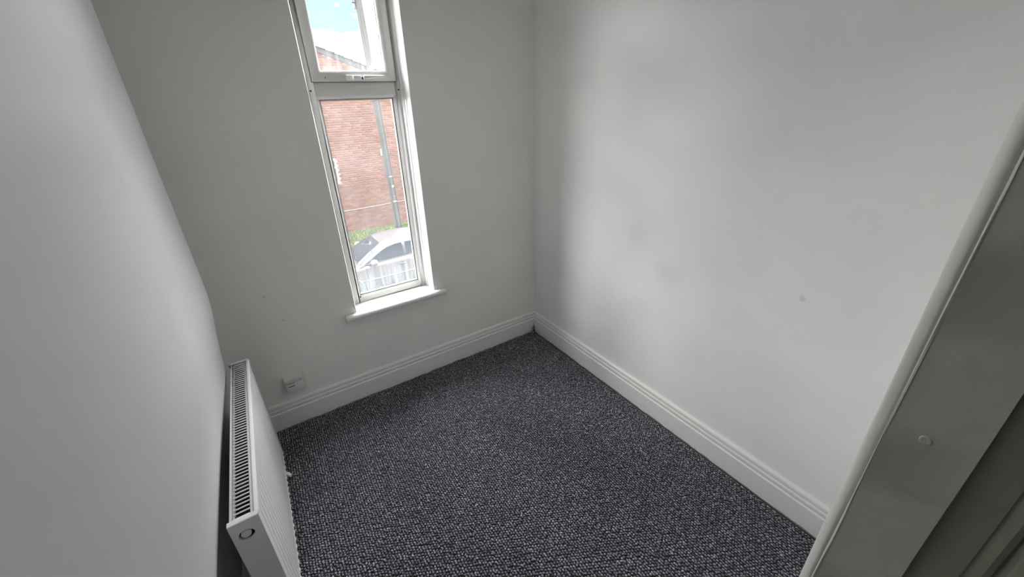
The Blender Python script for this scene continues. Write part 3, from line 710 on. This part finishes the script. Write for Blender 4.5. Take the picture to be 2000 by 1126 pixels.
for dx in (-.6, -.3, .3, .6):
    pp(MB().tube([(c.x+dx, c.y-.12, c.z+.055), (c.x+dx, c.y-.12, c.z+.16)], [.03, .045], 12).build('insulator', M_outw))
for dx in (-.075, .085):
    p0 = pole_pt(-.32)+Vector((dx, -.10, 0)); p1 = pole_pt(.23)+Vector((dx*.85, -.085, 0)); pp(MB().tube([p0, p1], .012, 6).build('cable_pipe', M_pole))
# overhead wire sagging from the pole off to the left
pts = []
for k in range(40):
    xr = 3.93-9.0*k/39; pts.append((cx0+xr, cy0+14.32+.5*k/39, cz0+2.31+.249*(xr-2.2)**2))
tag(MB().tube(pts, .0085, 6).build('overhead_wire', M_wire), 'thin overhead wire sagging down to the left from the pole', 'wire')

# ================================================================== CAR
car = thing('car', 'silver beige hatchback car parked side on across the road', 'car', (cx0+2.9, cy0+11.35, GR))
CX, CY, CZ = cx0+.72, cy0+10.5, GR
def K(u, hwid, z): return (CX+u, CY+.86+hwid, CZ+z)     # hwid negative = near side
def cp(o): return keep(o, car)
def lerp_tab(tab, u):
    for (a, va), (b_, vb) in zip(tab, tab[1:]):
        if u <= b_:
            f = (u-a)/(b_-a); f = max(0, min(1, f)); return va+(vb-va)*f
    return tab[-1][1]
top = [(0, .56), (.06, .66), (.25, .76), (.7, .86), (1.15, .925), (1.5, .955), (3.5, 1.0), (3.95, 1.01), (4.2, .96), (4.3, .75), (4.35, .55)]
wid = [(0, .62), (.08, .74), (.35, .82), (.8, .85), (1.4, .86), (3.4, .86), (3.9, .83), (4.25, .76), (4.35, .68)]
us = [0, .03, .08, .15, .25, .4, .55, .7, .85, 1.0, 1.15, 1.35, 1.6, 2.0, 2.5, 3.0, 3.4, 3.7, 3.95, 4.1, 4.2, 4.27, 4.32, 4.35]
rings = []
for u in us:
    w_, t = lerp_tab(wid, u), lerp_tab(top, u); zb = .20 if .1 < u < 4.2 else .30
    half = [(w_*.90, zb), (w_*.965, zb+.06), (w_*.99, .42), (w_*1.0, min(.56, t-.06)), (w_*.995, min(.70, t-.04)), (w_*.975, min(.84, t-.035)), (w_*.925, t-.012), (w_*.86, t+.004), (w_*.55, t+.028), (w_*.2, t+.036)]
    ring = [K(u, -h, z) for h, z in half]+[K(u, h, z) for h, z in half[::-1]]
    rings.append(ring)
body = cp(MB().loft(rings).build('body', M_car))
# cabin
roof = [(1.08, .93), (1.25, 1.03), (1.5, 1.18), (1.75, 1.31), (1.9, 1.375), (2.1, 1.415), (2.4, 1.435), (2.8, 1.425), (3.1, 1.385), (3.3, 1.33), (3.55, 1.21), (3.8, 1.06), (3.9, .99)]
def cabw(z): return .80-(z-.93)*.40
rings = []
for u, zr in roof:
    wr = cabw(zr); half = [(.80, .90), (min(.80, cabw(max(.92, zr-.06))), max(.905, zr-.06)), (wr-.012, max(.91, zr-.022)), (wr-.06, zr), (wr*.5, zr+.018), (0.001, zr+.024)]
    rings.append([K(u, -h, z) for h, z in half]+[K(u, h, z) for h, z in half[::-1]])
cp(MB().loft(rings).build('cabin', M_car))
def sidewin(pts2, name, side, off=.006, m_=M_carglass):
    b = MB(); v = []
    for (u, z) in pts2: h = cabw(z)+off; v.append(K(u, -h if side < 0 else h, z))
    for (u, z) in pts2: h = cabw(z)-.02; v.append(K(u, -h if side < 0 else h, z))
    n = len(pts2); b.add(v, [list(range(n)), list(range(n, 2*n))[::-1]]+[[i, n+i, n+(i+1) % n, (i+1) % n] for i in range(n)])
    return cp(b.build(name, m_))
for sd in (-1, 1):
    sidewin([(1.36, .975), (1.55, 1.105), (1.80, 1.235), (1.98, 1.305), (2.20, 1.345), (2.42, 1.355), (2.43, .995)], 'front_side_window', sd)
    sidewin([(2.52, 1.00), (2.51, 1.355), (2.8, 1.345), (3.08, 1.295), (3.30, 1.19), (3.46, 1.06)], 'rear_side_window', sd)
    sidewin([(1.30, .955), (1.30, .975), (2.44, .995), (3.50, 1.055), (3.56, 1.03), (2.44, .965)], 'belt_trim', sd, .012, M_cartrim)
# windscreen and rear screen
def screen(u0, z0, w0, u1, z1, w1, name):
    b = MB(); n = 6; v = []
    d = Vector((u1-u0, z1-z0)).normalized(); nrm = Vector((-d.y, d.x)) if u0 < u1 else Vector((d.y, -d.x))
    nrm = nrm if nrm.y > 0 else -nrm
    for t in (0, .25, .5, .75, 1):
        for k in range(n+1):
            s_ = -1+2*k/n; uu = u0+(u1-u0)*t; zz = lerp_tab(roof, uu); ww = w0+(w1-w0)*t
            v.append(K(uu+nrm.x*.005, s_*ww, zz+.022*(1-s_*s_)+.005))
    fs = [[r*(n+1)+k, r*(n+1)+k+1, (r+1)*(n+1)+k+1, (r+1)*(n+1)+k] for r in range(4) for k in range(n)]
    o = b.add(v, fs, 0, True).build(name, M_carglass); md = o.modifiers.new('thickness', 'SOLIDIFY'); md.thickness = .004; return cp(o)
screen(1.13, .93, .735, 1.86, 1.37, .56, 'windscreen'); screen(3.82, 1.05, .68, 3.30, 1.33, .57, 'rear_screen')
# wipers, mirrors, handles, mouldings, lamps
for (a, c2) in (((1.13, -.62), (1.19, -.06)), ((1.13, .02), (1.19, .58))):
    p0 = K(a[0], a[1], .955); p1 = K(c2[0], c2[1], lerp_tab(roof, c2[0])+.035); cp(MB().tube([p0, p1], .009, 6).build('wiper', M_cartrim))
for sd in (-1, 1):
    b = MB(); rings = []
    for k in range(7):
        t = k/6; s_ = math.sin(math.pi*(.12+.76*t)); rings.append([K(1.50+.105*s_*math.cos(a)+.01*k/6, sd*(.84+.24*t), 1.035+.095*s_*math.sin(a)) for a in [2*math.pi*i/12 for i in range(12)]])
    mo = cp(b.loft(rings).build('door_mirror', M_car))
    b = MB().add([K(1.48, sd*.79, .96), K(1.48, sd*.79, 1.04), K(1.34, sd*.79, .96), K(1.48, sd*.86, .98), K(1.48, sd*.86, 1.02), K(1.38, sd*.86, .98)], [(0,1,2),(3,5,4),(0,3,4,1),(1,4,5,2),(2,5,3,0)]); cp(b.build('mirror_mount', M_cartrim))
    for u in (2.24, 3.28):
        cp(MB().tube([K(u, sd*.868, .80), K(u+.03, sd*.893, .805), K(u+.13, sd*.893, .812), K(u+.16, sd*.868, .815)], .012, 8).build('door_handle', M_car))
        cp(MB().tube([K(u+.08, sd*.858, .80), K(u+.08, sd*.864, .80)], .042, 12).build('handle_recess', M_cartrim))
    cp(MB().box(K(1.25, sd*.868-.012, .505), K(2.44, sd*.868+.012, .54)).build('side_moulding', M_chrome, bevel=.005))
    cp(MB().box(K(2.46, sd*.868-.012, .508), K(3.10, sd*.868+.012, .543)).build('side_moulding', M_chrome, bevel=.005))
    cp(MB().box(K(1.09, sd*.856-.012, .50), K(1.19, sd*.856+.012, .545)).build('side_indicator', M_amber, bevel=.006))
    for ud in (1.28, 2.45, 3.42):
        cp(MB().box(K(ud, sd*.861-.004, .28), K(ud+.008, sd*.861+.004, .93)).build('door_seam', M_cartrim))
    cp(MB().box(K(.02, sd*.60-.12, .60), K(.16, sd*.60+.12, .72)).build('headlamp', M_lamp, bevel=.02)); cp(MB().box(K(4.18, sd*.66-.07, .72), K(4.31, sd*.66+.07, .92)).build('tail_lamp', M_redl, bevel=.02))
    # wheels
    for u in (.80, 3.42):
        yq = CY+.86+sd*.80
        arch = MB(); seg = 20; r0, r1 = .335, .375
        vs = []
        for k in range(seg+1):
            a = -.15+(math.pi+.3)*k/seg
            for r_, dy in ((r0, .060), (r0, .072), (r1, .070), (r1, .055)): vs.append((CX+u+r_*math.cos(a), yq+sd*dy, CZ+.30+r_*math.sin(a)))
        arch.add(vs, [[k*4+i, k*4+(i+1) % 4, (k+1)*4+(i+1) % 4, (k+1)*4+i] for k in range(seg) for i in range(4)], 0, True); cp(arch.build('wheel_arch', M_car))
        vs = [(CX+u, yq+sd*.064, CZ+.30)]+[(CX+u+.335*math.cos(-.25+(math.pi+.5)*k/seg), yq+sd*.064, CZ+.30+.335*math.sin(-.25+(math.pi+.5)*k/seg)) for k in range(seg+1)]
        o = MB().add(vs, [(0, k+1, k+2) for k in range(seg)]).build('arch_liner', M_black); md = o.modifiers.new('thickness', 'SOLIDIFY'); md.thickness = .01; cp(o)
        wb_ = MB(); prof_w = [(.19, -.09), (.27, -.10), (.30, -.08), (.305, 0), (.30, .075), (.27, .095), (.20, .085)]
        wb_.loft([[(CX+u+r_*math.cos(a), yq+sd*(dy+.0), CZ+.305+r_*math.sin(a)) for a in [2*math.pi*i/24 for i in range(24)]] for r_, dy in prof_w]); tw = cp(wb_.build('tyre', M_tyre))
        hb3 = MB(); hb3.loft([[(CX+u+r_*math.cos(a), yq+sd*dy, CZ+.305+r_*math.sin(a)) for a in [2*math.pi*i/24 for i in range(24)]] for r_, dy in ((.195, .086), (.18, .098), (.09, .092), (.04, .104))]); cp(hb3.build('wheel_cover', M_alloy))
cp(MB().box(K(-.03, -.68, .26), K(.10, .68, .50)).build('front_bumper', M_car, bevel=.04, seg=3)); cp(MB().box(K(4.26, -.70, .28), K(4.40, .70, .56)).build('rear_bumper', M_car, bevel=.04, seg=3))
cp(MB().box(K(-.045, -.26, .34), K(-.028, .26, .45)).build('number_plate', M_outw, bevel=.004))
